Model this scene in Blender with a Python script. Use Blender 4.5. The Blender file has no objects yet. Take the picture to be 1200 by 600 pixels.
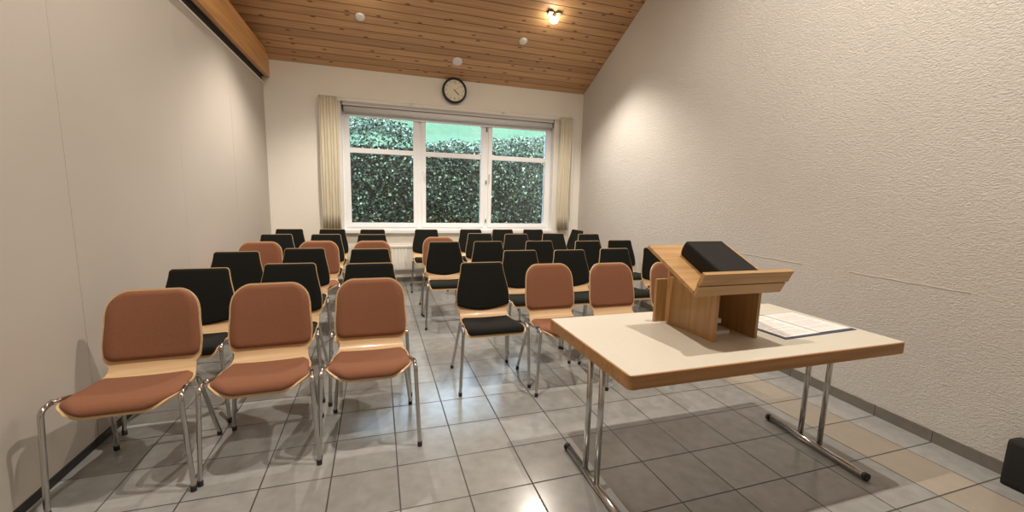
import bpy, bmesh, math, random
from mathutils import Vector, Matrix
random.seed(4)
SC = bpy.context.scene
COL = SC.collection
PI = math.pi

# ------------------------------------------------------------------ materials
def nm(name):
    m = bpy.data.materials.new(name); m.use_nodes = True
    nt = m.node_tree; b = nt.nodes['Principled BSDF']
    return m, nt, b
def plain(name, col, rough=.5, metal=0., spec=.5, noise=0., nscale=40., bump=0., bscale=200., coat=0.):
    m, nt, b = nm(name)
    b.inputs['Base Color'].default_value = (*col, 1); b.inputs['Roughness'].default_value = rough
    b.inputs['Metallic'].default_value = metal; b.inputs['Specular IOR Level'].default_value = spec
    b.inputs['Coat Weight'].default_value = coat
    tc = nt.nodes.new('ShaderNodeTexCoord')
    if noise:
        n = nt.nodes.new('ShaderNodeTexNoise'); n.inputs['Scale'].default_value = nscale; n.inputs['Detail'].default_value = 4
        nt.links.new(tc.outputs['Object'], n.inputs['Vector'])
        r = nt.nodes.new('ShaderNodeValToRGB')
        r.color_ramp.elements[0].position = .3; r.color_ramp.elements[1].position = .7
        r.color_ramp.elements[0].color = (*[c*(1-noise) for c in col], 1)
        r.color_ramp.elements[1].color = (*[min(1, c*(1+noise)) for c in col], 1)
        nt.links.new(n.outputs['Fac'], r.inputs['Fac']); nt.links.new(r.outputs['Color'], b.inputs['Base Color'])
    if bump:
        n2 = nt.nodes.new('ShaderNodeTexNoise'); n2.inputs['Scale'].default_value = bscale; n2.inputs['Detail'].default_value = 3
        nt.links.new(tc.outputs['Object'], n2.inputs['Vector'])
        bp = nt.nodes.new('ShaderNodeBump'); bp.inputs['Strength'].default_value = bump; bp.inputs['Distance'].default_value = .004
        nt.links.new(n2.outputs['Fac'], bp.inputs['Height']); nt.links.new(bp.outputs['Normal'], b.inputs['Normal'])
    return m
def math_node(nt, op, a, bb=None, c=None):
    n = nt.nodes.new('ShaderNodeMath'); n.operation = op
    for i, v in enumerate((a, bb, c)):
        if v is None: continue
        if isinstance(v, (int, float)): n.inputs[i].default_value = v
        else: nt.links.new(v, n.inputs[i])
    return n.outputs[0]
def wood(name, c1, c2, scale=1., axis='X', rough=.4, coat=.1):
    """straight veneer grain running along `axis` of the object"""
    m, nt, b = nm(name)
    tc = nt.nodes.new('ShaderNodeTexCoord'); mp = nt.nodes.new('ShaderNodeMapping')
    s = {'X': (1.2, 26, 26), 'Y': (26, 1.2, 26), 'Z': (26, 26, 1.2)}[axis]
    mp.inputs['Scale'].default_value = [v*scale for v in s]
    nt.links.new(tc.outputs['Object'], mp.inputs['Vector'])
    n = nt.nodes.new('ShaderNodeTexNoise'); n.inputs['Scale'].default_value = 1.6; n.inputs['Detail'].default_value = 5
    n.inputs['Distortion'].default_value = .6
    nt.links.new(mp.outputs['Vector'], n.inputs['Vector'])
    r = nt.nodes.new('ShaderNodeValToRGB')
    r.color_ramp.elements[0].position = .32; r.color_ramp.elements[1].position = .668
    r.color_ramp.elements[0].color = (*c1, 1); r.color_ramp.elements[1].color = (*c2, 1)
    nt.links.new(n.outputs['Fac'], r.inputs['Fac']); nt.links.new(r.outputs['Color'], b.inputs['Base Color'])
    b.inputs['Roughness'].default_value = rough; b.inputs['Coat Weight'].default_value = coat
    return m

SLOPE = .42
TH = math.atan(SLOPE)
def ceiling_mat():
    m, nt, b = nm('spruce_boards')
    tc = nt.nodes.new('ShaderNodeTexCoord')
    sep = nt.nodes.new('ShaderNodeSeparateXYZ'); nt.links.new(tc.outputs['Object'], sep.inputs[0])
    s = math_node(nt, 'DIVIDE', math_node(nt, 'SUBTRACT', 4.80, sep.outputs['Y']), math.cos(TH))
    k = math_node(nt, 'DIVIDE', s, .122)
    fr = math_node(nt, 'FRACT', k); idx = math_node(nt, 'FLOOR', k)
    # distance to the groove
    d = math_node(nt, 'ABSOLUTE', math_node(nt, 'SUBTRACT', fr, .5))
    mr = nt.nodes.new('ShaderNodeMapRange'); mr.inputs['From Min'].default_value = .43; mr.inputs['From Max'].default_value = .49
    nt.links.new(d, mr.inputs['Value'])
    # grain, shifted for each board
    cx = nt.nodes.new('ShaderNodeCombineXYZ')
    nt.links.new(math_node(nt, 'ADD', math_node(nt, 'MULTIPLY', sep.outputs['X'], 1.1), math_node(nt, 'MULTIPLY', idx, 7.31)), cx.inputs[0])
    nt.links.new(math_node(nt, 'MULTIPLY', s, 30), cx.inputs[1])
    gn = nt.nodes.new('ShaderNodeTexNoise'); gn.inputs['Scale'].default_value = 1.5; gn.inputs['Detail'].default_value = 5
    nt.links.new(cx.outputs[0], gn.inputs['Vector'])
    ra = nt.nodes.new('ShaderNodeValToRGB')
    ra.color_ramp.elements[0].position = .25; ra.color_ramp.elements[1].position = .75
    ra.color_ramp.elements[0].color = (.45, .24, .11, 1); ra.color_ramp.elements[1].color = (.64, .39, .20, 1)
    nt.links.new(gn.outputs['Fac'], ra.inputs['Fac'])
    # board to board tone
    wn = nt.nodes.new('ShaderNodeTexWhiteNoise'); wn.noise_dimensions = '1D'; nt.links.new(idx, wn.inputs['W'])
    hv = nt.nodes.new('ShaderNodeHueSaturation')
    nt.links.new(math_node(nt, 'ADD', math_node(nt, 'MULTIPLY', wn.outputs['Value'], .28), .86), hv.inputs['Value'])
    nt.links.new(ra.outputs['Color'], hv.inputs['Color'])
    # knots
    kx = nt.nodes.new('ShaderNodeCombineXYZ')
    nt.links.new(math_node(nt, 'MULTIPLY', sep.outputs['X'], 3.2), kx.inputs[0])
    nt.links.new(math_node(nt, 'MULTIPLY', s, 8.2), kx.inputs[1])
    vo = nt.nodes.new('ShaderNodeTexVoronoi'); vo.inputs['Scale'].default_value = 1.0; vo.voronoi_dimensions = '2D'
    nt.links.new(kx.outputs[0], vo.inputs['Vector'])
    sepc = nt.nodes.new('ShaderNodeSeparateColor'); nt.links.new(vo.outputs['Color'], sepc.inputs[0])
    kr = nt.nodes.new('ShaderNodeMapRange'); kr.inputs['From Min'].default_value = .13; kr.inputs['From Max'].default_value = .05
    nt.links.new(vo.outputs['Distance'], kr.inputs['Value'])
    kf = math_node(nt, 'MULTIPLY', kr.outputs[0], math_node(nt, 'GREATER_THAN', sepc.outputs[0], .45))
    m1 = nt.nodes.new('ShaderNodeMixRGB'); m1.inputs[2].default_value = (.09, .028, .010, 1)
    nt.links.new(math_node(nt, 'MULTIPLY', kf, .85), m1.inputs[0]); nt.links.new(hv.outputs['Color'], m1.inputs[1])
    m2 = nt.nodes.new('ShaderNodeMixRGB'); m2.inputs[2].default_value = (.10, .036, .013, 1)
    nt.links.new(math_node(nt, 'MULTIPLY', mr.outputs[0], .85), m2.inputs[0]); nt.links.new(m1.outputs[0], m2.inputs[1])
    nt.links.new(m2.outputs[0], b.inputs['Base Color'])
    bp = nt.nodes.new('ShaderNodeBump'); bp.inputs['Strength'].default_value = .8; bp.inputs['Distance'].default_value = .006
    nt.links.new(math_node(nt, 'SUBTRACT', 1., mr.outputs[0]), bp.inputs['Height']); nt.links.new(bp.outputs['Normal'], b.inputs['Normal'])
    b.inputs['Roughness'].default_value = .5
    return m
def tile_mat():
    m, nt, b = nm('floor_tiles')
    tc = nt.nodes.new('ShaderNodeTexCoord')
    sep = nt.nodes.new('ShaderNodeSeparateXYZ'); nt.links.new(tc.outputs['Object'], sep.inputs[0])
    kx = math_node(nt, 'DIVIDE', sep.outputs['X'], .3); ky = math_node(nt, 'DIVIDE', sep.outputs['Y'], .3)
    def edge(k):
        return math_node(nt, 'ABSOLUTE', math_node(nt, 'SUBTRACT', math_node(nt, 'FRACT', k), .5))
    e = math_node(nt, 'MAXIMUM', edge(kx), edge(ky))
    mr = nt.nodes.new('ShaderNodeMapRange'); mr.inputs['From Min'].default_value = .486; mr.inputs['From Max'].default_value = .492
    nt.links.new(e, mr.inputs['Value'])
    ix = math_node(nt, 'FLOOR', kx); iy = math_node(nt, 'FLOOR', ky)
    cc = nt.nodes.new('ShaderNodeCombineXYZ'); nt.links.new(ix, cc.inputs[0]); nt.links.new(iy, cc.inputs[1])
    wn = nt.nodes.new('ShaderNodeTexWhiteNoise'); wn.noise_dimensions = '3D'; nt.links.new(cc.outputs[0], wn.inputs['Vector'])
    n = nt.nodes.new('ShaderNodeTexNoise'); n.inputs['Scale'].default_value = 14; n.inputs['Detail'].default_value = 6
    nt.links.new(tc.outputs['Object'], n.inputs['Vector'])
    r = nt.nodes.new('ShaderNodeValToRGB')
    r.color_ramp.elements[0].position = .3; r.color_ramp.elements[1].position = .7
    r.color_ramp.elements[0].color = (.275, .28, .27, 1); r.color_ramp.elements[1].color = (.34, .345, .335, 1)
    nt.links.new(n.outputs['Fac'], r.inputs['Fac'])
    # one column of tan tiles near the right wall
    tan = math_node(nt, 'MULTIPLY', math_node(nt, 'GREATER_THAN', ix, 7.5), math_node(nt, 'LESS_THAN', ix, 8.5))
    mt = nt.nodes.new('ShaderNodeMixRGB'); mt.inputs[2].default_value = (.42, .35, .265, 1)
    nt.links.new(math_node(nt, 'MULTIPLY', tan, .65), mt.inputs[0]); nt.links.new(r.outputs['Color'], mt.inputs[1])
    hv = nt.nodes.new('ShaderNodeHueSaturation')
    nt.links.new(math_node(nt, 'ADD', math_node(nt, 'MULTIPLY', wn.outputs['Value'], .14), .93), hv.inputs['Value'])
    nt.links.new(mt.outputs[0], hv.inputs['Color'])
    mg = nt.nodes.new('ShaderNodeMixRGB'); mg.inputs[2].default_value = (.055, .05, .043, 1)
    nt.links.new(mr.outputs[0], mg.inputs[0]); nt.links.new(hv.outputs['Color'], mg.inputs[1])
    nt.links.new(mg.outputs[0], b.inputs['Base Color'])
    nt.links.new(math_node(nt, 'ADD', math_node(nt, 'MULTIPLY', mr.outputs[0], .5), .20), b.inputs['Roughness'])
    b.inputs['Specular IOR Level'].default_value = .8
    bp = nt.nodes.new('ShaderNodeBump'); bp.inputs['Strength'].default_value = .5; bp.inputs['Distance'].default_value = .002
    hh = math_node(nt, 'ADD', math_node(nt, 'SUBTRACT', 1., mr.outputs[0]), math_node(nt, 'MULTIPLY', n.outputs['Fac'], .05))
    nt.links.new(hh, bp.inputs['Height']); nt.links.new(bp.outputs['Normal'], b.inputs['Normal'])
    return m
def textured_wall(name, col, strength=.55, sc=(55, 28, 75), rough=.85):
    m, nt, b = nm(name)
    tc = nt.nodes.new('ShaderNodeTexCoord'); mp = nt.nodes.new('ShaderNodeMapping'); mp.inputs['Scale'].default_value = sc
    nt.links.new(tc.outputs['Object'], mp.inputs['Vector'])
    n = nt.nodes.new('ShaderNodeTexNoise'); n.inputs['Scale'].default_value = 1.; n.inputs['Detail'].default_value = 3; n.inputs['Distortion'].default_value = .8
    nt.links.new(mp.outputs['Vector'], n.inputs['Vector'])
    n2 = nt.nodes.new('ShaderNodeTexNoise'); n2.inputs['Scale'].default_value = 1.2; n2.inputs['Detail'].default_value = 2
    nt.links.new(tc.outputs['Object'], n2.inputs['Vector'])
    r = nt.nodes.new('ShaderNodeValToRGB')
    r.color_ramp.elements[0].position = .3; r.color_ramp.elements[1].position = .7
    r.color_ramp.elements[0].color = (*[c*.97 for c in col], 1); r.color_ramp.elements[1].color = (*[c*1.02 for c in col], 1)
    nt.links.new(n2.outputs['Fac'], r.inputs['Fac']); nt.links.new(r.outputs['Color'], b.inputs['Base Color'])
    bp = nt.nodes.new('ShaderNodeBump'); bp.inputs['Strength'].default_value = strength; bp.inputs['Distance'].default_value = .02
    nt.links.new(n.outputs['Fac'], bp.inputs['Height']); nt.links.new(bp.outputs['Normal'], b.inputs['Normal'])
    b.inputs['Roughness'].default_value = rough; b.inputs['Specular IOR Level'].default_value = .25
    return m
def fabric(name, c1, c2, rough=.95):
    m, nt, b = nm(name)
    tc = nt.nodes.new('ShaderNodeTexCoord')
    n = nt.nodes.new('ShaderNodeTexNoise'); n.inputs['Scale'].default_value = 420; n.inputs['Detail'].default_value = 2
    nt.links.new(tc.outputs['Object'], n.inputs['Vector'])
    r = nt.nodes.new('ShaderNodeValToRGB')
    r.color_ramp.elements[0].position = .35; r.color_ramp.elements[1].position = .665
    r.color_ramp.elements[0].color = (*c1, 1); r.color_ramp.elements[1].color = (*c2, 1)
    nt.links.new(n.outputs['Fac'], r.inputs['Fac']); nt.links.new(r.outputs['Color'], b.inputs['Base Color'])
    bp = nt.nodes.new('ShaderNodeBump'); bp.inputs['Strength'].default_value = .3; bp.inputs['Distance'].default_value = .001
    nt.links.new(n.outputs['Fac'], bp.inputs['Height']); nt.links.new(bp.outputs['Normal'], b.inputs['Normal'])
    b.inputs['Roughness'].default_value = rough; b.inputs['Specular IOR Level'].default_value = .12
    b.inputs['Sheen Weight'].default_value = .05
    return m
def emit(name, col, st):
    m = bpy.data.materials.new(name); m.use_nodes = True; nt = m.node_tree; nt.nodes.clear()
    e = nt.nodes.new('ShaderNodeEmission'); e.inputs[0].default_value = (*col, 1); e.inputs[1].default_value = st
    o = nt.nodes.new('ShaderNodeOutputMaterial'); nt.links.new(e.outputs[0], o.inputs[0]); return m
def pane_mat():
    m = bpy.data.materials.new('window_glass'); m.use_nodes = True; nt = m.node_tree; nt.nodes.clear()
    t = nt.nodes.new('ShaderNodeBsdfTransparent'); t.inputs[0].default_value = (.93, .97, .97, 1)
    g = nt.nodes.new('ShaderNodeBsdfGlossy'); g.inputs['Roughness'].default_value = .02
    f = nt.nodes.new('ShaderNodeFresnel'); f.inputs[0].default_value = 1.5
    mx = nt.nodes.new('ShaderNodeMixShader'); o = nt.nodes.new('ShaderNodeOutputMaterial')
    nt.links.new(math_node(nt, 'MULTIPLY', f.outputs[0], 1.5), mx.inputs[0])
    nt.links.new(t.outputs[0], mx.inputs[1]); nt.links.new(g.outputs[0], mx.inputs[2]); nt.links.new(mx.outputs[0], o.inputs[0])
    return m
def leaf_mat(name, c1, c2, c3):
    m, nt, b = nm(name)
    at = nt.nodes.new('ShaderNodeAttribute'); at.attribute_name = 'leaf_tone'
    r = nt.nodes.new('ShaderNodeValToRGB'); r.color_ramp.elements.new(.5)
    for e, c in zip(r.color_ramp.elements, (c1, c2, c3)): e.color = (*c, 1)
    r.color_ramp.elements[1].position = .66
    nt.links.new(at.outputs['Fac'], r.inputs['Fac']); nt.links.new(r.outputs['Color'], b.inputs['Base Color'])
    b.inputs['Roughness'].default_value = .4; b.inputs['Specular IOR Level'].default_value = .5
    return m

M = dict(
    wall=textured_wall('white_back_wall_paint', (.82, .79, .73), .18, (60, 60, 60)),
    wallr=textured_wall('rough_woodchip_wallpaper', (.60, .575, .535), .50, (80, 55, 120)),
    panel=textured_wall('partition_vinyl', (.50, .46, .415), .05, (300, 300, 300), .7),
    ceil=ceiling_mat(), tile=tile_mat(),
    beam=wood('glulam_beam', (.46, .22, .075), (.66, .36, .14), .5, 'Y', .45),
    gap=plain('gap_shade', (.05, .042, .035), .8),
    skirt=plain('grey_skirting_tile', (.17, .155, .135), .35, noise=.1, nscale=20),
    skirtl=plain('black_skirting', (.018, .016, .015), .5),
    white=plain('white_lacquer', (.80, .80, .78), .35),
    upvc=plain('white_window_plastic', (.84, .86, .88), .3),
    sill=plain('white_sill_board', (.82, .83, .84), .35),
    rad=plain('cream_radiator_enamel', (.82, .80, .74), .4),
    blind=plain('grey_roller_blind', (.66, .66, .67), .7),
    curtain=fabric('beige_curtain', (.60, .55, .43), (.68, .63, .50)),
    net=fabric('white_net_curtain', (.72, .75, .80), (.78, .81, .86)),
    pole=plain('white_curtain_pole', (.74, .72, .66), .4),
    chrome=plain('polished_chrome', (.56, .55, .53), .16, 1.),
    black=plain('black_plastic', (.012, .012, .012), .45),
    ply=wood('beech_plywood', (.58, .38, .20), (.70, .49, .28), 1., 'X', .38, .2),
    brown=fabric('russet_brown_upholstery', (.21, .091, .051), (.28, .126, .073)),
    blackf=fabric('black_upholstery', (.0075, .0085, .007), (.016, .017, .014)),
    laminate=plain('cream_laminate', (.66, .63, .54), .42, noise=.02, nscale=60),
    edge=wood('oak_edge_band', (.33, .165, .06), (.45, .24, .095), 1., 'X', .5, .0),
    oak=wood('oak_veneer', (.40, .225, .085), (.54, .33, .145), 1., 'X', .42, .1),
    oakz=wood('oak_veneer_upright', (.34, .185, .068), (.45, .265, .11), 1., 'Z', .42, .1),
    leather=plain('black_bible_leather', (.009, .008, .008), .55, spec=.2, bump=.2, bscale=300),
    paper=plain('white_paper', (.82, .81, .78), .8),
    ink=plain('grey_print', (.50, .48, .50), .8),
    navy=plain('navy_folder_cover', (.045, .06, .12), .45),
    face=plain('clock_face', (.74, .70, .58), .5),
    rim=plain('black_clock_rim', (.012, .011, .010), .35),
    gold=plain('brass_hand', (.55, .38, .10), .3, .8),
    hedgecore=plain('hedge_twigs', (.018, .016, .012), .9, noise=.4, nscale=8),
    leaf=leaf_mat('hedge_leaf', (.016, .026, .014), (.055, .090, .038), (.50, .60, .34)),
    grass=plain('lawn_grass', (.035, .085, .028), .9, noise=.35, nscale=9),
    soil=plain('dark_soil', (.05, .04, .03), .95, noise=.3, nscale=10),
    glass=pane_mat(), lamp=emit('lamp_glow', (1., .86, .62), 60.),
    render=plain('outside_render', (.6, .58, .54), .9),
)

# ------------------------------------------------------------------ helpers
def ob(name, bm, mat, parent=None, smooth=False, loc=None):
    me = bpy.data.meshes.new(name); bmesh.ops.recalc_face_normals(bm, faces=bm.faces); bm.to_mesh(me); bm.free()
    mats = mat if isinstance(mat, (list, tuple)) else [mat]
    for x in mats: me.materials.append(x)
    if smooth:
        for p in me.polygons: p.use_smooth = True
    o = bpy.data.objects.new(name, me); COL.objects.link(o)
    if parent: o.parent = parent
    if loc is not None: o.location = loc
    return o
def auto(o, ang=35):
    me = o.data
    for p in me.polygons: p.use_smooth = True
    me.set_sharp_from_angle(angle=math.radians(ang)); return o
def tag(o, label=None, cat=None, group=None, kind=None):
    if label: o['label'] = label
    if cat: o['category'] = cat
    if group: o['group'] = group
    if kind: o['kind'] = kind
    return o
def empty(name, loc=(0, 0, 0), rz=0.):
    o = bpy.data.objects.new(name, None); COL.objects.link(o); o.location = loc; o.rotation_euler = (0, 0, rz)
    o.empty_display_size = .1; return o
def box(bm, x0, x1, y0, y1, z0, z1, bev=0., mat=0, M4=None):
    vs = [bm.verts.new((x, y, z)) for x in (x0, x1) for y in (y0, y1) for z in (z0, z1)]
    idx = [(0, 1, 3, 2), (4, 6, 7, 5), (0, 4, 5, 1), (2, 3, 7, 6), (0, 2, 6, 4), (1, 5, 7, 3)]
    fs = [bm.faces.new([vs[i] for i in f]) for f in idx]
    for f in fs: f.material_index = mat
    if M4 is not None:
        for v in vs: v.co = M4 @ v.co
    if bev:
        es = list({e for f in fs for e in f.edges})
        r = bmesh.ops.bevel(bm, geom=es, offset=bev, segments=2, affect='EDGES', profile=.7)
        for f in r['faces']: f.material_index = mat
    return bm
def newbox(*a, **k):
    bm = bmesh.new(); box(bm, *a, **k); return bm
def catmull(pts, n=6):
    out = []; P = [Vector(p) for p in pts]; P = [P[0]*2-P[1]] + P + [P[-1]*2-P[-2]]
    for i in range(1, len(P)-2):
        for k in range(n):
            t = k/n; a, b, c, d = P[i-1:i+3]
            out.append(.5*((2*b)+(c-a)*t+(2*a-5*b+4*c-d)*t*t+(3*b-a-3*c+d)*t**3))
    out.append(P[-2]); return out
def tube(bm, pts, r, seg=10, mat=0, cap=True):
    pts = [Vector(p) for p in pts]; rings = []; up = None
    for i, p in enumerate(pts):
        t = (pts[min(i+1, len(pts)-1)]-pts[max(i-1, 0)]).normalized()
        if up is None:
            up = Vector((0, 0, 1)) if abs(t.z) < .9 else Vector((0, 1, 0))
        s = t.cross(up).normalized(); up = s.cross(t).normalized()
        rr = r[i] if isinstance(r, (list, tuple)) else r
        rings.append([bm.verts.new(p+rr*(math.cos(a)*s+math.sin(a)*up)) for a in [2*PI*k/seg for k in range(seg)]])
    for A, B in zip(rings, rings[1:]):
        for k in range(seg):
            f = bm.faces.new((A[k], A[(k+1) % seg], B[(k+1) % seg], B[k])); f.material_index = mat; f.smooth = True
    if cap:
        for R_ in (rings[0], rings[-1]):
            f = bm.faces.new(R_); f.material_index = mat
    return bm
def corner_path(pts, rad=.03, n=5):
    """poly-line with rounded corners"""
    P = [Vector(p) for p in pts]; out = [P[0]]
    for a, b, c in zip(P, P[1:], P[2:]):
        d1 = (a-b); d2 = (c-b); r = min(rad, d1.length*.45, d2.length*.45)
        p1 = b+d1.normalized()*r; p2 = b+d2.normalized()*r
        for k in range(n+1):
            t = k/n; out.append((1-t)**2*p1+2*t*(1-t)*b+t*t*p2)
    out.append(P[-1]); return out
def lathe(bm, prof, c, axis='Z', seg=32, mat=0):
    c = Vector(c); rings = []
    for r, h in prof:
        ring = []
        for k in range(seg):
            a = 2*PI*k/seg
            v = Vector((r*math.cos(a), r*math.sin(a), h)) if axis == 'Z' else Vector((r*math.cos(a), h, r*math.sin(a)))
            ring.append(bm.verts.new(c+v))
        rings.append(ring)
    for A, B in zip(rings, rings[1:]):
        for k in range(seg):
            f = bm.faces.new((A[k], A[(k+1) % seg], B[(k+1) % seg], B[k])); f.material_index = mat
    for R_ in (rings[0], rings[-1]):
        f = bm.faces.new(R_); f.material_index = mat
    return bm
def prism(bm, poly, h0, h1, fn, mat=0):
    """closed prism: poly is 2-D, fn(u,v,h) -> 3-D"""
    A = [bm.verts.new(fn(u, v, h0)) for u, v in poly]; B = [bm.verts.new(fn(u, v, h1)) for u, v in poly]
    n = len(poly)
    fs = [bm.faces.new(A), bm.faces.new(B[::-1])]+[bm.faces.new((A[i], B[i], B[(i+1) % n], A[(i+1) % n])) for i in range(n)]
    for f in fs: f.material_index = mat
    return bm

# ------------------------------------------------------------------ the room
YB = 4.80; XL = -1.47; Z0 = 3.03; YN = -3.6; YR = .3
def xr(y): return 2.95+.052*y
ZR = Z0+SLOPE*(YB-YR)
def struct(o): o['kind'] = 'structure'; return o

struct(ob('floor', newbox(-4.2, 3.6, YN-.1, YB, -.12, 0), M['tile']))
# left wall: sliding partition panels 1.25 m wide with fine seams
bm = bmesh.new(); ys = [YN, -2.85, -1.60, -.35, .90, 2.16, 3.41, 4.66, YB]
for a, b in zip(ys, ys[1:]):
    box(bm, XL-.08, XL, a+.0015, b-.0015, .0, 2.735, .002)
box(bm, XL-.085, XL-.006, YN, YB, .0, 2.73)
struct(ob('wall_left', bm, M['panel']))
struct(ob('trim_1', newbox(XL-.02, XL+.006, YN, YB, 2.728, 2.745), M['white']))
# running track slot over the panels, its shade put into dark filler strips
struct(ob('trim_2', newbox(XL-.10, XL-.012, YN, YB, 2.745, 2.825), M['gap']))
struct(ob('trim_9', newbox(XL-.012, XL+.032, YN, YB, 2.812, 2.825), M['gap']))
# glulam beam
struct(ob('trim_3', newbox(-1.64, -1.388, YN, YB, 2.825, 3.115, .006), M['beam']))
bm = bmesh.new(); box(bm, XL+.032, -1.39, YN, YB, 2.800, 2.826)
struct(ob('trim_4', bm, M['beam']))
# upper strip above the beam, boards coloured dark as shade, and its rafter
bm = bmesh.new()
prism(bm, [(YN, 3.1), (YB, 3.1), (YB, Z0+.02), (YR, ZR+.02), (YN, ZR+.02)], -1.64, -1.60, lambda u, v, h: (h, u, v))
struct(ob('wall_upper', bm, wood('shaded_boarding', (.16, .07, .025), (.24, .11, .04), .5, 'Y')))
bm = bmesh.new()
prism(bm, [(2.3, 3.11), (2.42, 3.11), (3.05, 3.74), (3.0, 3.82)], -1.60, -1.50, lambda u, v, h: (h, u, v))
struct(ob('trim_5', bm, M['beam']))
# right wall
bm = bmesh.new()
poly = [(YN, 0), (YB, 0), (YB, Z0), (YR, ZR), (YN, ZR)]
A = [bm.verts.new((xr(y), y, z)) for y, z in poly]; B = [bm.verts.new((xr(y)+.15, y, z)) for y, z in poly]
bm.faces.new(A[::-1]); bm.faces.new(B)
for i in range(5): bm.faces.new((A[i], A[(i+1) % 5], B[(i+1) % 5], B[i]))
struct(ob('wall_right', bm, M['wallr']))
# raised wallpaper joints on the right wall
bm = bmesh.new()
def joint(pts, r=.0035):
    tube(JOINT, [(xr(y)+.0008, y, z) for y, z in pts], r, 6)
JOINT = bm
# back wall with the window opening
WX0, WX1, WZ0, WZ1 = -.535, 2.705, .795, 2.595
bm = bmesh.new(); t = .28
box(bm, -1.64, WX0, YB, YB+t, 0, 3.3); box(bm, WX1, 3.5, YB, YB+t, 0, 3.3)
box(bm, WX0, WX1, YB, YB+t, 0, WZ0-.02); box(bm, WX0, WX1, YB, YB+t, WZ1, 3.3)
struct(ob('wall_back', bm, M['wall']))
# near wall and the far side of the hall behind the camera
struct(ob('wall_near', newbox(-4.2, 3.2, YN-.15, YN, 0, ZR), plain('dim_rear_wall', (.35, .30, .25), .9)))
# sloping boarded ceiling
bm = bmesh.new()
prism(bm, [(YB+.3, Z0-.126), (YR, ZR), (YN-.1, ZR), (YN-.1, ZR+.12), (YR, ZR+.12), (YB+.3, Z0-.006)], -1.62, 3.5, lambda u, v, h: (h, u, v))
struct(ob('ceiling', bm, M['ceil']))
# baseboards
bm = bmesh.new(); y = YN
k = math.floor((YN)/.3)
while k*.3 < YB-.01:
    a = max(YN, k*.3)+.0015; b = min(YB, (k+1)*.3)-.0015
    v = []
    for z in (0, .068):
        v.append([bm.verts.new((x, yy, z)) for x, yy in ((xr(a)-.009, a), (xr(b)-.009, b), (xr(b)+.01, b), (xr(a)+.01, a))])
    bm.faces.new(v[0][::-1]); bm.faces.new(v[1])
    for i in range(4): bm.faces.new((v[0][i], v[0][(i+1) % 4], v[1][(i+1) % 4], v[1][i]))
    k += 1
struct(ob('baseboard_right', bm, M['skirt']))
struct(ob('baseboard_left', newbox(XL-.01, XL+.006, YN, YB, 0, .042), M['skirtl']))
struct(ob('baseboard_back', newbox(XL, xr(YB)-.01, YB-.010, YB+.01, 0, .068), M['skirt']))

# ------------------------------------------------------------------ window
win = empty('window_1', (0, YB, WZ0)); struct(win)
def wp(name, bm, mat, parent=None, smooth=False):
    bmesh.ops.translate(bm, verts=bm.verts, vec=(0, -YB, -WZ0))
    return ob(name, bm, mat, parent or win, smooth)
FY0, FY1 = 4.925, 4.985
bm = bmesh.new()
box(bm, WX0+.001, WX0+.045, FY0-.003, FY1+.033, WZ0+.001, WZ1-.001); box(bm, WX1-.045, WX1-.001, FY0-.003, FY1+.033, WZ0+.001, WZ1-.001)
box(bm, WX0, WX1, FY0, FY1+.03, WZ1-.13, WZ1); box(bm, WX0, WX1, FY0, FY1+.03, WZ0, WZ0+.05)
MU = (.553, 1.595)
for mx in MU: box(bm, mx-.035, mx+.035, FY0-.003, FY1+.033, WZ0+.001, WZ1-.001)
wp('window_frame', bm, M['upvc'])
cells = [(WX0+.04, MU[0]-.03), (MU[0]+.03, MU[1]-.03), (MU[1]+.03, WX1-.04)]
for (a, b) in cells:
    bm = bmesh.new(); z0, z1 = WZ0+.035, WZ1-.115; w = .062; y0, y1 = FY0-.018, FY1-.01
    box(bm, a, a+w, y0, y1, z0, z1, .004); box(bm, b-w, b, y0, y1, z0, z1, .004)
    box(bm, a+w, b-w, y0, y1, z0, z0+w, .004); box(bm, a+w, b-w, y0, y1, z1-w, z1, .004)
    box(bm, a+w, b-w, y0+.012, y1, 1.905, 1.975, .004)
    s = wp('sash', bm, M['upvc'])
    g = wp('pane', newbox(a+w-.005, b-w+.005, FY0+.018, FY0+.024, z0+w-.005, z1-w+.005), M['glass'], win)
for x in (MU[0]+.055, MU[1]+.055):
    bm = bmesh.new(); box(bm, x-.012, x+.012, FY0-.028, FY0-.017, 1.62, 1.69, .003); box(bm, x-.009, x+.009, FY0-.055, FY0-.026, 1.66, 1.68, .003)
    box(bm, x-.009, x+.009, FY0-.060, FY0-.045, 1.56, 1.68, .004)
    wp('window_handle', bm, M['white'])
# hinges seen as small dark marks on the right-hand mullion
for z in (.93, 1.55, 2.36):
    wp('hinge', newbox(MU[1]-.006, MU[1]+.006, FY0-.03, FY0-.012, z-.03, z+.03, .003), M['black'])
# sill board, stepping proud of the wall
struct(ob('window_sill', newbox(WX0-.02, WX1+.02, YB-.075, FY0+.02, WZ0-.045, WZ0, .006), M['sill'])); bpy.data.objects['window_sill'].name = 'trim_6'
bm = bmesh.new(); box(bm, WX0-.005, WX0+.004, YB-.004, FY0, WZ0, WZ1); box(bm, WX1-.004, WX1+.005, YB-.004, FY0, WZ0, WZ1); box(bm, WX0, WX1, YB-.004, FY0, WZ1-.004, WZ1+.005)
struct(ob('trim_7', bm, M['white']))

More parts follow.
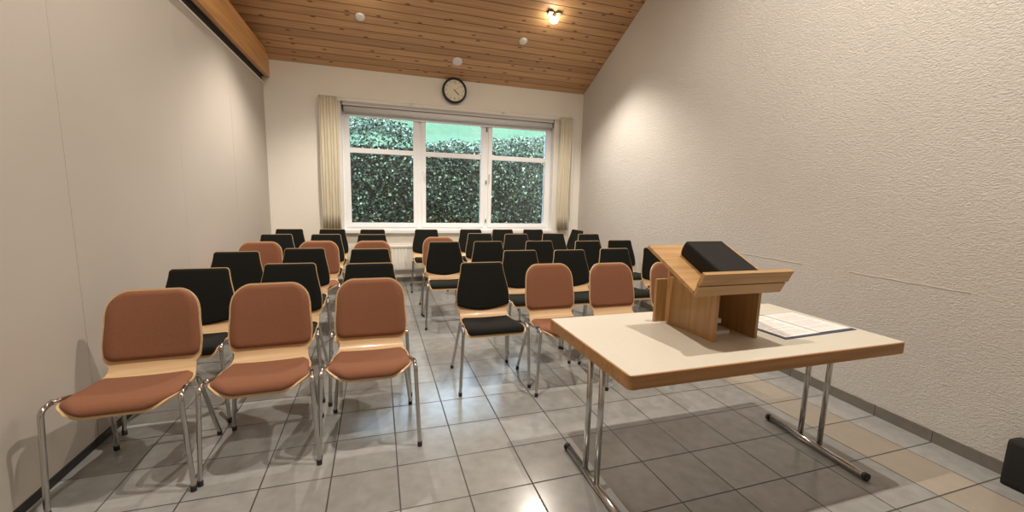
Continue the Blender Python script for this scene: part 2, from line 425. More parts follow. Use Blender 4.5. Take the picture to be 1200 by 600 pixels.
# roller blinds: one cassette per sash, rolled up
for i, (a, b) in enumerate([(WX0+.02, WX1-.02)]):
    r = empty('roller_blind', (a, FY0-.075, WZ1-.10))
    bm = bmesh.new(); tube(bm, [(0.016, 0, 0), (b-a-.016, 0, 0)], .044, 20); ob('roll', bm, M['blind'], r)
    ob('cassette', newbox(.0, b-a, -.045, .045, .045, .098, .006), M['blind'], r)
    ob('blind_cloth', newbox(.03, b-a-.03, .038, .042, -.075, 0), M['blind'], r)
    ob('bottom_bar', newbox(.03, b-a-.03, .032, .048, -.090, -.072, .004), M['white'], r)
    for x in (.0, b-a-.014): ob('bracket', newbox(x, x+.014, -.02, .045, -.03, .05, .003), M['black'], r)
    tag(r, 'long grey roller blind rolled up across the top of the window', 'blind')

# curtain rail with brackets
r = empty('curtain_rail', (-.80, YB-.11, 2.625))
ob('rail', newbox(0, 3.79, -.012, .012, -.009, .009, .003), M['pole'], r)
for x in (.02, 1.23, 2.62, 3.76):
    bm = bmesh.new(); box(bm, x-.01, x+.01, -.01, .109, .008, .022, .002); box(bm, x-.014, x+.014, .095, .109, -.03, .04, .003)
    ob('bracket', bm, M['pole'], r)
tag(r, 'thin white curtain rail running above the window', 'curtain rail')
def curtain(name, x0, x1, y, z0, z1, folds, mat, label, amp=.014):
    bm = bmesh.new(); n = folds*10; rows = 8; g = []
    for j in range(rows+1):
        z = z1+(z0-z1)*j/rows; row = []
        for i in range(n+1):
            t = i/n; ph = 2*PI*folds*t
            row.append(bm.verts.new((x0+(x1-x0)*t+.004*math.sin(ph*.5+j), y+amp*math.sin(ph)*(.7+.3*j/rows), z)))
        g.append(row)
    for j in range(rows):
        for i in range(n): bm.faces.new((g[j][i], g[j][i+1], g[j+1][i+1], g[j+1][i]))
    o = ob(name, bm, mat, None, True)
    md = o.modifiers.new('t', 'SOLIDIFY'); md.thickness = .003
    tag(o, label, 'curtain'); return o
curtain('curtain', -.80, -.565, YB-.11, .80, 2.615, 6, M['curtain'], 'narrow beige curtain gathered at the left end of the window')
curtain('curtain', 2.76, 2.955, YB-.11, .80, 2.615, 6, M['curtain'], 'narrow beige curtain gathered at the right end of the window')
# draw rod of the right curtain
bm = bmesh.new(); tube(bm, [(2.985, YB-.12, 2.60), (2.985, YB-.12, .95)], .004, 6)
tag(ob('draw_rod', bm, M['pole']), 'thin draw rod hanging beside the right curtain', 'curtain rod')

# radiator under the sill
r = empty('radiator', (-.1, YB-.02, .10))
bm = bmesh.new()
L_ = 2.3; n = 46
box(bm, 0, L_, -.075, -.055, .10, .455)
for i in range(n):
    x = L_*(i+.5)/n; box(bm, x-.017, x+.017, -.085, -.074, .12, .435, .004)
ob('panel', bm, M['rad'], r)
ob('top_grille', newbox(-.005, L_+.005, -.095, -.01, .44, .47, .004), M['rad'], r)
ob('back_panel', newbox(0, L_, -.035, -.018, .10, .44), M['rad'], r)
for x in (.3, L_-.3): ob('wall_bracket', newbox(x-.02, x+.02, -.056, .019, .15, .40), M['rad'], r)
bm = bmesh.new(); tube(bm, [(.06, -.05, .12), (.06, -.05, -.10)], .009, 8); ob('pipe', bm, M['rad'], r)
tag(r, 'long cream ribbed panel radiator under the window sill', 'radiator')

# ------------------------------------------------------------------ wall clock
r = empty('wall_clock', (1.052, YB-.045, 2.868))
bm = bmesh.new(); lathe(bm, [(.150, -.004), (.156, -.020), (.168, -.024), (.180, -.016), (.183, .0), (.180, .045), (.150, .045)], (0, 0, 0), 'Y', 48)
auto(ob('rim', bm, M['rim'], r))
bm = bmesh.new(); lathe(bm, [(.1515, -.0065), (.1515, -.003)], (0, 0, 0), 'Y', 48); ob('dial', bm, M['face'], r)
for k in range(12):
    if k in (0, 6): continue
    a = k*PI/6; bm = bmesh.new()
    box(bm, -.003, .003, -.0085, -.006, .118, .14, M4=Matrix.Rotation(a, 4, 'Y')); ob('hour_mark', bm, M['rim'], r)
def text(name, s, size, loc, rot, mat, parent):
    cu = bpy.data.curves.new(name, 'FONT'); cu.body = s; cu.size = size; cu.extrude = .0008; cu.align_x = 'CENTER'; cu.align_y = 'CENTER'
    o = bpy.data.objects.new(name, cu); COL.objects.link(o)
    dg = bpy.context.evaluated_depsgraph_get(); me = bpy.data.meshes.new_from_object(o.evaluated_get(dg))
    bpy.data.objects.remove(o); me.materials.clear(); me.materials.append(mat)
    o = bpy.data.objects.new(name, me); COL.objects.link(o); o.parent = parent; o.location = loc; o.rotation_euler = rot
    return o
text('numeral_twelve', '12', .05, (0, -.0068, .112), (PI/2, 0, 0), M['rim'], r)
text('numeral_six', '6', .05, (0, -.0068, -.112), (PI/2, 0, 0), M['rim'], r)
bm = bmesh.new(); box(bm, -.006, .006, -.011, -.009, -.02, .085, M4=Matrix.Rotation(math.radians(131), 4, 'Y')); ob('hour_hand', bm, M['rim'], r)
bm = bmesh.new(); box(bm, -.003, .003, -.014, -.012, -.02, .12, M4=Matrix.Rotation(math.radians(52), 4, 'Y')); ob('minute_hand', bm, M['gold'], r)
tag(r, 'round wall clock with thick black rim above the window', 'clock')

# ------------------------------------------------------------------ chairs
PROF = catmull([(0, .000, .396), (0, .006, .418), (0, .035, .434), (0, .12, .434), (0, .22, .426), (0, .31, .424), (0, .362, .440),
                (0, .392, .480), (0, .408, .54), (0, .424, .62), (0, .442, .71), (0, .458, .78), (0, .468, .83)], 8)
ARC = [0.]
for a, b in zip(PROF, PROF[1:]): ARC.append(ARC[-1]+(b-a).length)
LT = ARC[-1]
def prof(s):
    s = max(0, min(LT, s)); i = 0
    while i < len(ARC)-2 and ARC[i+1] < s: i += 1
    t = (s-ARC[i])/max(1e-9, ARC[i+1]-ARC[i]); p = PROF[i].lerp(PROF[i+1], t)
    j0, j1 = max(0, i-2), min(len(PROF)-1, i+3)
    tg = (PROF[j1]-PROF[j0]).normalized()
    return p, Vector((0, -tg.z, tg.y))       # towards the sitter
def s_at_z(z):                                # along the back
    for i in range(len(PROF)-1, 0, -1):
        if PROF[i-1].z <= z <= PROF[i].z: return ARC[i-1]+(ARC[i]-ARC[i-1])*(z-PROF[i-1].z)/(PROF[i].z-PROF[i-1].z)
def s_at_y(y):
    for i in range(1, len(PROF)):
        if PROF[i-1].y <= y <= PROF[i].y and PROF[i].z < .5: return ARC[i-1]+(ARC[i]-ARC[i-1])*(y-PROF[i-1].y)/(PROF[i].y-PROF[i-1].y)
SB = s_at_y(.365)
def lerp_tab(tab, s):
    for (a, va), (b, vb) in zip(tab, tab[1:]):
        if s <= b:
            t = max(0, (s-a)/(b-a)); t = t*t*(3-2*t); return va+(vb-va)*t
    return tab[-1][1]
def wid(kind):
    if kind == 'brown': tab = [(0, .203), (.10, .212), (.25, .203), (SB+.03, .174), (s_at_z(.50), .196), (s_at_z(.57), .201), (s_at_z(.70), .194), (LT, .172)]
    else: tab = [(0, .208), (.10, .208), (.25, .195), (SB+.03, .182), (s_at_z(.50), .203), (s_at_z(.56), .205), (LT, .163)]
    return lambda s: lerp_tab(tab, s)
def rounding(d, r): return 0 if d >= r else r-math.sqrt(max(0, r*r-(r-d)**2))
def patch(fw, s0, s1, r0, r1, off_front, off_back, inset=0., bow0=0., nv=14, ns=34, dome=False):
    """curved plate on the seat profile. r0/r1: corner radii at the two ends; bow0: curved lower edge"""
    bm = bmesh.new(); F = []; Bk = []
    for i in range(ns+1):
        c = .5-.5*math.cos(PI*i/ns); d0 = c*(s1-s0); d1 = (1-c)*(s1-s0); fr = []; bk = []
        for j in range(nv+1):
            t = -1+2*j/nv; t = math.sin(t*PI/2)*.35+t*.65
            s = s0+d0+bow0*t*t*(1-c)
            w = fw(s)-inset-rounding(d0, r0)-rounding(d1, r1)
            p, n = prof(s); back = max(0., min(1., (s-SB)/.1))
            lat = (.007*(1-back)+.020*back)*(t*w/.2)**2
            base = Vector((t*w, 0, 0))+p+n*lat
            e = 1.
            if dome:
                de = min(1., (1-abs(t))*w/.022, d0/.022, d1/.022); e = math.sin(max(.0, de)*PI/2)**.7 if de > 0 else 0
                e = .25+.75*e
            fr.append(bm.verts.new(base+n*off_front*e)); bk.append(bm.verts.new(base+n*off_back))
        F.append(fr); Bk.append(bk)
    for i in range(ns):
        for j in range(nv):
            bm.faces.new((F[i][j], F[i][j+1], F[i+1][j+1], F[i+1][j])); bm.faces.new((Bk[i][j], Bk[i+1][j], Bk[i+1][j+1], Bk[i][j+1]))
        bm.faces.new((F[i][0], F[i+1][0], Bk[i+1][0], Bk[i][0])); bm.faces.new((F[i][nv], Bk[i][nv], Bk[i+1][nv], F[i+1][nv]))
    for j in range(nv):
        bm.faces.new((F[0][j], Bk[0][j], Bk[0][j+1], F[0][j+1])); bm.faces.new((F[ns][j], F[ns][j+1], Bk[ns][j+1], Bk[ns][j]))
    return bm
FH = .220
def make_chair(kind):
    root = empty('stacking_chair'); fw = wid(kind); cl = M['brown'] if kind == 'brown' else M['blackf']
    rf, rt = (.120, .080) if kind == 'brown' else (.035, .026)
    auto(ob('shell', patch(fw, 0, LT, rf, rt, 0., -.011, nv=16, ns=48), M['ply'], root), 40)
    if kind == 'brown':
        a = patch(fw, .012, s_at_y(.325), rf-.01, .03, .020, 0.0005, .009, dome=True)
        b = patch(fw, s_at_z(.492), LT-.009, .035, rt-.008, .018, 0.0005, .008, dome=True)
    else:
        a = patch(fw, .016, s_at_y(.330), rf-.008, .02, .018, 0.0005, .008, dome=True)
        b = patch(fw, s_at_z(.475), LT-.005, .02, rt-.004, .018, 0.0005, .0035, bow0=.035, dome=True)
    auto(ob('seat_cushion', a, cl, root), 50); auto(ob('back_cushion', b, cl, root), 50)
    R_ = .0105
    for s in (-1, 1):
        bm = bmesh.new(); tube(bm, [(s*.245, .004, .012)]+corner_path([(s*.245, .006, .02), (s*(FH+.006), .010, .450), (s*(FH+.002), .075, .458)], .028), R_)
        lg = ob('leg', bm, M['chrome'], root)
        bm = bmesh.new(); tube(bm, [(s*.245, .004, 0), (s*.245, .004, .026)], .0125, 10); ob('foot_cap', bm, M['black'], lg)
        bm = bmesh.new(); tube(bm, corner_path([(s*(FH+.002), .065, .457), (s*(FH-.010), .15, .440), (s*.178, .27, .402), (s*.172, .335, .402)], .05), R_)
        ob('side_rail', bm, M['chrome'], root)
        bm = bmesh.new(); tube(bm, corner_path([(s*.172, .33, .402), (s*.176, .372, .395), (s*.222, .470, .02)], .035)+[Vector((s*.222, .472, .012))], R_)
        lg = ob('leg', bm, M['chrome'], root)
        bm = bmesh.new(); tube(bm, [(s*.222, .4725, 0), (s*.222, .470, .026)], .0125, 10); ob('foot_cap', bm, M['black'], lg)
    for y, xe, zt in ((.16, .205, .434), (.32, .172, .402)):
        bm = bmesh.new(); tube(bm, corner_path([(-xe, y, zt), (-xe+.02, y, .404), (xe-.02, y, .404), (xe, y, zt)], .015), .009)
        ob('cross_bar', bm, M['chrome'], root)
    return root
def dup(root):
    r = root.copy(); COL.objects.link(r)
    for ch in list(root.children):
        c = ch.copy(); COL.objects.link(c); c.parent = r
        for g in ch.children:
            d = g.copy(); COL.objects.link(d); d.parent = c
    return r
proto = {'brown': make_chair('brown'), 'black': make_chair('black')}; used = set()
def place(kind, tx, ty, rz, label, group):
    """tx, ty: where the middle of the back's top edge stands"""
    o = proto[kind]
    if kind in used: o = dup(o)
    used.add(kind)
    a = math.radians(rz); off = Matrix.Rotation(a, 3, 'Z') @ Vector((0, .468, 0))
    o.location = (tx-off.x, ty-off.y, 0); o.rotation_euler = (0, 0, a)
    tag(o, label, 'chair', group)
GL, GR = 'chairs in the left block', 'chairs in the right block'
RN = ['front', 'second', 'third', 'fourth', 'fifth', 'back']
left = [  # colour, rows front to back: (wall, middle, aisle)
    ('brown', [(-1.135, .82, 2.5), (-.63, .87, 2.5), (-.115, .91, -1)]),
    ('black', [(-1.15, 1.43, 0), (-.655, 1.55, -1.5), (-.13, 1.48, 0)]),
    ('black', [(-1.17, 2.24, 0), (-.69, 2.40, -1), (-.14, 2.31, 0)]),
    ('brown', [(-1.17, 2.97, 0), (-.65, 3.01, -1), (-.13, 2.98, 0)]),
    ('black', [(-1.19, 3.77, 0), (-.66, 3.75, -1), (-.14, 3.71, 0)]),
    ('black', [(-1.19, 4.52, 0), (-.66, 4.50, -1.5), (-.14, 4.46, 0)])]
for ri, (kind, row) in enumerate(left):
    for ci, (x, y, a) in enumerate(row):
        where = ('beside the left wall', 'in the middle of three', 'on the centre aisle')[ci]
        place(kind, x, y, a, f'{kind} upholstered chair {where}, {RN[ri]} row of left block', GL)
right = [
    [('black', .68, 1.40, 0, 'on the centre aisle'), ('brown', 1.17, 1.26, 0, 'next to the black aisle chair'), ('brown', 1.685, 1.22, 0, 'behind the table, left of the lectern'), ('brown', 2.22, 1.19, 0, 'half hidden behind the lectern')],
    [('black', 1.21, 2.05, 0, 'nearest the aisle'), ('black', 1.715, 2.03, 0, 'second from the aisle'), ('black', 2.255, 2.09, -1, 'third from the aisle'), ('black', 2.79, 2.12, 0, 'beside the right wall, behind the lectern')],
    [('black', .612, 2.84, 0, 'on the centre aisle'), ('black', 1.105, 2.85, 0, 'second from the aisle'), ('black', 1.72, 2.85, 0, 'third from the aisle'), ('black', 2.33, 2.81, 0, 'fourth from the aisle'), ('black', 2.81, 2.87, -1, 'beside the right wall')],
    [('brown', .625, 3.36, 0, 'on the centre aisle'), ('black', 1.24, 3.82, 0, 'second from the aisle'), ('black', 1.73, 3.73, 0, 'third from the aisle'), ('black', 2.31, 3.80, 0, 'fourth from the aisle'), ('black', 2.82, 3.70, 0, 'beside the right wall')],
    [('black', .60, 4.48, 0, 'on the centre aisle'), ('black', 1.262, 4.50, 0, 'second from the aisle'), ('black', 1.765, 4.50, 0, 'third from the aisle'), ('black', 2.265, 4.50, 0, 'fourth from the aisle')],
]
RR = ['front', 'second', 'third', 'fourth', 'back']
for ri, row in enumerate(right):
    for kind, x, y, a, where in row:
        place(kind, x, y, a, f'{kind} upholstered chair {where}, {RR[ri]} row of right block', GR)
place('black', 3.01, 4.38, -82, 'black upholstered chair turned sideways in the far right corner', GR)

# ------------------------------------------------------------------ table
TZ = .712
tx0, tx1, ty0, ty1 = .768, 2.250, -.462, .262
r = empty('folding_table', ((tx0+tx1)/2, (ty0+ty1)/2, 0))
cx, cy = (tx0+tx1)/2, (ty0+ty1)/2
def T(bm): bmesh.ops.translate(bm, verts=bm.verts, vec=(-cx, -cy, 0)); return bm
ob('tabletop', T(newbox(tx0+.006, tx1-.006, ty0+.006, ty1-.006, TZ-.034, TZ, .002)), M['laminate'], r)
bm = bmesh.new()
def rrect(x0, x1, y0, y1, rad, n=6):
    out = []
    for cx_, cy_, a0 in ((x1-rad, y1-rad, 0), (x0+rad, y1-rad, PI/2), (x0+rad, y0+rad, PI), (x1-rad, y0+rad, 1.5*PI)):
        for k in range(n+1): out.append((cx_+rad*math.cos(a0+PI/2*k/n), cy_+rad*math.sin(a0+PI/2*k/n)))
    return out
O_ = rrect(tx0, tx1, ty0, ty1, .02); I_ = rrect(tx0+.006, tx1-.006, ty0+.006, ty1-.006, .014)
rg = [[bm.verts.new((x, y, z)) for x, y in P_] for P_, z in ((O_, TZ-.002), (O_, TZ-.054), (I_, TZ-.054), (I_, TZ-.0005))]
n = len(O_)
for a, b in ((0, 1), (1, 2), (2, 3), (3, 0)):
    for i in range(n): bm.faces.new((rg[a][i], rg[a][(i+1) % n], rg[b][(i+1) % n], rg[b][i]))
auto(ob('edge_band', T(bm), M['edge'], r), 50)
for lx, ly1, ly2, dxb in ((.868, -.010, -.118, -.004), (2.215, -.062, -.170, -.035)):
    for ly in (ly1, ly2):
        bm = bmesh.new(); tube(bm, [(lx, ly, .03), (lx, ly, TZ-.045)], .0135, 14); ob('leg', T(bm), M['chrome'], r)
    bm = bmesh.new(); tube(bm, [(lx+.002, .195-.05*(lx > 2), .021), (lx+dxb, -.43, .021)], .0175, 14); f = ob('foot_bar', T(bm), M['chrome'], r)
    for yy in ((.20-.05*(lx > 2), .182-.05*(lx > 2)), (-.435, -.415)):
        xx = lx+(.002 if yy[0] > 0 else dxb); bm = bmesh.new(); tube(bm, [(xx, yy[0], .0195), (xx, yy[1], .0195)], .0195, 14); ob('end_cap', T(bm), M['black'], f)
    ob('hinge_plate', T(newbox(lx-.035, lx+.035, -.17, .04, TZ-.046, TZ-.034, .003)), M['black'], r)
for bx in (1.27, 1.45, 1.86):
    ob('underside_fitting', T(newbox(bx-.02, bx+.02, -.40, -.36, TZ-.058, TZ-.034, .003)), M['chrome'], r)
tag(r, 'cream topped folding table with oak edge and chrome T legs', 'table')

# ------------------------------------------------------------------ lectern
lz = TZ; r = empty('tabletop_lectern', (1.462, -.08, lz))
def L(bm): bmesh.ops.translate(bm, verts=bm.verts, vec=(-1.462, .08, -lz)); return bm
# desk plane: passes (-.285, .950) rising to (.035, 1.100)
dy, dz = .32, .150; dl = math.hypot(dy, dz); ty_, tz_ = dy/dl, dz/dl; ny_, nz_ = -tz_, ty_
def desk(u, v): return (-.285+u*ty_+v*ny_, .952+u*tz_+v*nz_)     # u up the slope, v away from it
def under(y): return .952+(y+.285)*tz_/ty_-.002
for (xa, xb) in ((1.337, 1.353), (1.574, 1.590)):
    bm = bmesh.new()
    prism(bm, [(-.245, lz), (.085, lz), (.085, .948), (-.235, .948), (-.245, .945)], xa, xb, lambda u, v, h: (h, u, v))
    ob('side_panel', L(bm), M['oakz'], r)
ob('front_panel', L(newbox(1.275, 1.640, .085, .103, lz, .935, .002)), M['oakz'], r)
ob('front_panel', L(newbox(1.335, 1.592, .070, .086, .90, 1.058, .001)), M['oakz'], r)
DX0, DX1 = 1.165, 1.640
bm = bmesh.new(); q = [desk(0, 0), desk(dl, 0), desk(dl, .016), desk(0, .016)]
prism(bm, q, DX0, DX1, lambda u, v, h: (h, u, v)); ob('desk_board', L(bm), M['oak'], r)
bm = bmesh.new(); q = [desk(0.000, .044), desk(0, .108), desk(-.018, .108), desk(-.018, .052), desk(-.006, .048), desk(-.004, .044)]
prism(bm, q, DX0, DX1, lambda u, v, h: (h, u, v)); ob('book_lip', L(bm), M['oak'], r)
bm = bmesh.new(); q = [desk(0.000, -.006), desk(0, .044), desk(-.015, .044), desk(-.015, -.006)]
prism(bm, q, DX0+.004, DX1-.004, lambda u, v, h: (h, u, v)); ob('lip_batten', L(bm), M['oak'], r)
tag(r, 'small oak table lectern with sloping desk and open base', 'lectern')

# bible on the desk
bm = bmesh.new(); bx0, bx1, bt = 1.282, 1.490, .074; bl = .262; b0 = .003; v0 = .0165
pr = []
for k in range(9):   # rounded spine on the left
    a = PI/2+PI*k/8; pr.append((bx0+.010+.010*math.cos(a), v0+bt/2+bt/2*math.sin(a)))
pr = pr[::1]+[(bx1, v0), (bx1, v0+bt)]
def bk(x, v, h):
    y, z = desk(h, v); return (x, y, z)
r = empty('bible', (1.38, desk(.13, .02)[0], desk(.13, .02)[1]))
def Bk_(bm): bmesh.ops.translate(bm, verts=bm.verts, vec=[-c for c in r.location]); return bm
bm = bmesh.new()
t_ = .004
prism(bm, [(bx0+.010, v0), (bx1, v0), (bx1, v0+t_), (bx0+.012, v0+t_)], b0, b0+bl, bk)
prism(bm, [(bx0+.012, v0+bt-t_), (bx1, v0+bt-t_), (bx1, v0+bt), (bx0+.010, v0+bt)], b0, b0+bl, bk)
sp_o = [(bx0+.012+.012*math.cos(PI/2+PI*k/10), v0+bt/2+bt/2*math.sin(PI/2+PI*k/10)) for k in range(11)]
sp_i = [(bx0+.013+.009*math.cos(PI/2+PI*k/10), v0+bt/2+(bt/2-t_)*math.sin(PI/2+PI*k/10)) for k in range(11)]
prism(bm, sp_o+sp_i[::-1], b0, b0+bl, bk)
auto(ob('cover', Bk_(bm), M['leather'], r), 40)
ob('pages', Bk_(prism(bmesh.new(), [(bx0+.012, v0+t_), (bx1-.004, v0+t_), (bx1-.004, v0+bt-t_), (bx0+.012, v0+bt-t_)], b0+.004, b0+bl-.004, bk)), plain('black_page_edges', (.03, .02, .018), .6), r)
tag(r, 'thick black book lying closed on the lectern desk', 'book')

# items inside the lectern
def small(name, x0, x1, y0, y1, z0, z1, mat, label, cat):
    o = ob(name, newbox(-(x1-x0)/2, (x1-x0)/2, -(y1-y0)/2, (y1-y0)/2, 0, z1-z0, .002), mat, None, False, ((x0+x1)/2, (y0+y1)/2, z0))
    tag(o, label, cat); return o
small('small_booklet', 1.40, 1.515, -.16, .0, lz, lz+.016, M['paper'], 'white booklet lying flat inside the open lectern base', 'booklet')
small('dark_case', 1.402, 1.465, -.13, -.01, lz+.016, lz+.044, M['leather'], 'small black case between two white items inside the lectern', 'case')
small('white_box', 1.403, 1.490, -.13, -.02, lz+.044, lz+.066, M['paper'], 'small white box topmost in the stack inside the lectern', 'box')

# open folder with two printed sheets
fa = math.radians(3.); r = empty('open_folder', (1.955, -.118, TZ), fa)
ob('cover', newbox(-.258, .252, -.166, .166, 0, .003, .001), M['navy'], r)
for s, x0, x1, dyy in ((0, -.243, -.004, -.002), (1, .006, .236, .004)):
    pg = ob('sheet', newbox(x0, x1, -.150+dyy, .152+dyy, .003, .0055), M['paper'], r)
    bm = bmesh.new(); y = .125
    rnd = random.Random(3+s)
    while y > -.125:
        box(bm, x0+.02, x1-.02-rnd.random()*.05, y+dyy-.0014, y+dyy+.0014, .0055, .0058); y -= .0125
        if rnd.random() < .12: y -= .012
    ob('print_lines', bm, M['ink'], pg)
tag(r, 'open dark blue folder with two printed white sheets beside the lectern', 'folder')

# black box by the right wall, cut by the frame
bm = newbox(-.05, .05, -.24, .24, 0, .235, .022)
o = ob('black_box', bm, plain('black_fabric_case', (.012, .011, .010), .85, bump=.3), None, True, (2.850, -.862, 0)); o.rotation_euler = (0, 0, -.052)
tag(o, 'black box standing on the floor against the right wall', 'box')

# ------------------------------------------------------------------ ceiling fittings
def cz(y): return Z0+SLOPE*(YB-y) if y > YR else ZR
def disc(x, y, rad, th, label, name='ceiling_disc'):
    r = empty(name, (x, y, cz(y))); r.rotation_euler = (-TH, 0, 0)
    bm = bmesh.new(); lathe(bm, [(rad, .004), (rad, -th*.5), (rad*.92, -th*.8), (rad*.6, -th)], (0, 0, 0), 'Z', 28); auto(ob('cover', bm, M['white'], r))
    bm = bmesh.new(); lathe(bm, [(rad*.3, -th), (rad*.28, -th-.006)], (0, 0, 0), 'Z', 20); ob('centre_cap', bm, M['rad'], r)
    tag(r, label, 'ceiling fitting'); return r
disc(-.224, 3.925, .055, .025, 'small round white ceiling disc nearest the beam')
disc(1.822, 3.925, .055, .025, 'small round white ceiling disc below the bright spotlight')
disc(1.028, 4.415, .070, .04, 'round white smoke detector on the ceiling above the clock', 'smoke_detector')

def spot_fixture(x, y, label, visible=True):
    z = cz(y); r = empty('ceiling_spotlight', (x, y, z))
    rot = Matrix.Rotation(-TH if y > YR else 0, 4, 'X')
    bm = bmesh.new(); box(bm, -.085, -.02, -.03, .03, -.03, .004, .004, M4=rot); box(bm, .02, .085, -.03, .03, -.03, .004, .004, M4=rot); box(bm, -.09, .09, -.012, .012, -.02, .004, M4=rot)
    ob('mount', bm, plain('grey_lamp_mount', (.12, .11, .10), .5), r)
    bm = bmesh.new(); lathe(bm, [(.018, -.02), (.024, -.05), (.040, -.085), (.036, -.085), (.02, -.055)], (0, 0, 0), 'Z', 20)
    auto(ob('reflector', bm, M['chrome'], r))
    bm = bmesh.new(); lathe(bm, [(.012, -.056), (.040, -.072), (.050, -.094), (.036, -.118), (.008, -.126)], (0, 0, 0), 'Z', 20); ob('bulb', bm, M['lamp'], r, True)
    tag(r, label, 'ceiling light'); return r
WARM = (1., .90, .78)
def spot(loc, target, W, angle, blend=.6, size=.03, col=WARM):
    li = bpy.data.lights.new('spot_beam', 'SPOT'); li.energy = W; li.spot_size = math.radians(angle); li.spot_blend = blend; li.shadow_soft_size = size; li.color = col
    o = bpy.data.objects.new('spot_beam', li); COL.objects.link(o); o.location = loc
    d = (Vector(target)-Vector(loc)).normalized(); o.rotation_euler = d.to_track_quat('-Z', 'Y').to_euler(); return o
lamps = [(2.055, 3.44, 'bright ceiling spotlight on the boards right of the middle'), (-.20, 3.42, 'ceiling spotlight near the beam, at the top edge of the photo'),
         (-.28, -.20, 'ceiling spotlight high over the aisle in front of the chairs'), (1.88, -.25, 'ceiling spotlight high over the table')]
for x, y, lb in lamps: spot_fixture(x, y, lb)
def under_l(x, y): return (x, y, cz(y)-.155)
# every lamp sheds a broad downward beam
for (x, y, W, ang) in ((2.055, 3.44, 165, 116), (-.20, 3.42, 170, 116), (-.28, -.20, 320, 158), (1.88, -.25, 320, 158)):
    spot(under_l(x, y), (x, y-.15, 0), W, ang, .6, .012)
# and a narrow one onto the walls
spot(under_l(-.20, 3.42), (-1.47, 3.1, 1.2), 60, 66, 1.)
spot(under_l(2.055, 3.44), (3.1, 2.9, .9), 60, 80, 1.)

# wallpaper joints, by wall position
def wline(a, b, n=12): return [(a[0]+(b[0]-a[0])*k/n, a[1]+(b[1]-a[1])*k/n+.002*math.sin(k*1.7)) for k in range(n+1)]
joint(wline((1.35, .885), (.62, .885))); joint(wline((.28, .885), (-.35, .885)))
tag(ob('wallpaper_joint', JOINT, M['wallr']), kind='structure'); bpy.data.objects['wallpaper_joint'].name = 'trim_8'

# ------------------------------------------------------------------ outdoors
struct(ob('ground', newbox(-8, 14, YB+.28, 16, -.12, -.02), M['soil'])); bpy.data.objects['ground'].name = 'floor_outside'
# lawn bank rising behind the hedge
bm = bmesh.new()
prism(bm, [(7.3, -.02), (7.35, 2.2), (10, 2.95), (16, 5.2), (16, -.02)], -9, 15, lambda u, v, h: (h, u, v))
o = ob('lawn_bank', bm, M['grass']); tag(o, 'bright green grassy bank rising behind the hedge', 'lawn', kind='stuff')
r = empty('hedge', (1.2, 6.4, -.02))
bm = bmesh.new(); box(bm, -5.5, 6.5, -.08, .60, 0, 2.20, .1); ob('twig_core', bm, M['hedgecore'], r)
def leaves(n, fn, seed, size=(.028, .062)):
    rnd = random.Random(seed); me = bpy.data.meshes.new('leaves'); V = []; F = []; tone = []
    for i in range(n):
        p, nrm, tn = fn(rnd); q = nrm.to_track_quat('Z', 'Y').to_matrix() @ Matrix.Rotation(rnd.random()*6.28, 3, 'Z')
        q = Matrix.Rotation(rnd.uniform(-.9, .9), 3, 'X') @ Matrix.Rotation(rnd.uniform(-.7, .7), 3, 'Z') @ q
        s = rnd.uniform(*size); k = len(V)
        for u, v, w in ((0, -.5, 0), (.30, -.22, .05), (.36, .10, .05), (0, .55, -.04), (-.36, .10, .05), (-.30, -.22, .05)):
            V.append(p+q @ Vector((u*s, v*s, w*s)))
        F.append(tuple(range(k, k+6))); tone.append(tn)
    me.from_pydata([tuple(v) for v in V], [], F)
    at = me.attributes.new('leaf_tone', 'FLOAT', 'FACE')
    for i, t in enumerate(tone): at.data[i].value = t
    me.materials.append(M['leaf']); return me
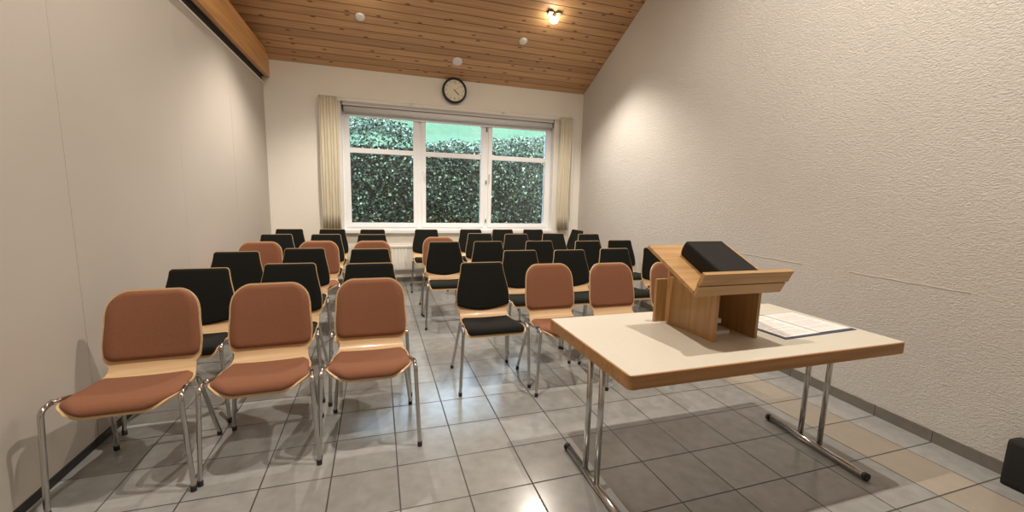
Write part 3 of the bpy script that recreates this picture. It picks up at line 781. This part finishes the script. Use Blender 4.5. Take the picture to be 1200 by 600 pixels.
def htop(x): return 2.36+.33*max(0, min(1, (-.35-x)/.4))+.19*max(0, min(1, (x-.75)/.35))+.04*math.sin(x*3.7)+.03*math.sin(x*9.1)
def hfn(rnd):
    x = rnd.uniform(-4.6, 5.6); c = rnd.random()
    if c < .38:
        y = rnd.uniform(-.12, .75); z = htop(x)-.24+.34*y+rnd.uniform(-.10, .10); n = Vector((rnd.uniform(-.6, .6), rnd.uniform(-.9, .3), 1))
    else:
        z = rnd.uniform(.45, htop(x)-.06); y = -.14+rnd.uniform(-.16, .06)+.05*math.sin(x*3+z*4); n = Vector((rnd.uniform(-.7, .7), -1, rnd.uniform(-.3, 1.)))
    return Vector((x, y, z)), n.normalized(), min(1, max(0, rnd.gauss(.42, .30)))
me = leaves(48000, hfn, 2); lo = bpy.data.objects.new('leaves', me); COL.objects.link(lo); lo.parent = r
lo['kind'] = 'stuff'
tag(r, 'dense green leafy hedge standing outside the window', 'hedge')

# ------------------------------------------------------------------ world
w = bpy.data.worlds.new('sky'); SC.world = w; w.use_nodes = True; nt = w.node_tree
bg = nt.nodes['Background']; bg.inputs[0].default_value = (.62, .80, 1.0, 1); bg.inputs[1].default_value = 8.5

# ------------------------------------------------------------------ camera
yaw, pitch, roll = .314649712, .141411306, .0263817094
cy_, sy_ = math.cos(yaw), math.sin(yaw); cp, sp = math.cos(pitch), math.sin(pitch)
F_ = Vector((sy_*cp, cy_*cp, -sp)); Rt = Vector((cy_, -sy_, 0)); U_ = Rt.cross(F_)
R2 = math.cos(roll)*Rt+math.sin(roll)*U_; U2 = -math.sin(roll)*Rt+math.cos(roll)*U_
cam = bpy.data.cameras.new('camera'); co = bpy.data.objects.new('camera', cam); COL.objects.link(co)
co.matrix_world = Matrix(((R2.x, U2.x, -F_.x, -.07007), (R2.y, U2.y, -F_.y, -1.65344), (R2.z, U2.z, -F_.z, 1.32917), (0, 0, 0, 1)))
cam.sensor_width = 36; cam.lens = 486.2415/1200*36; cam.clip_start = .05
SC.camera = co
vs = SC.view_settings; vs.view_transform = 'Standard'; vs.look = 'None'; vs.gamma = 1; vs.use_curve_mapping = False; vs.exposure = .2
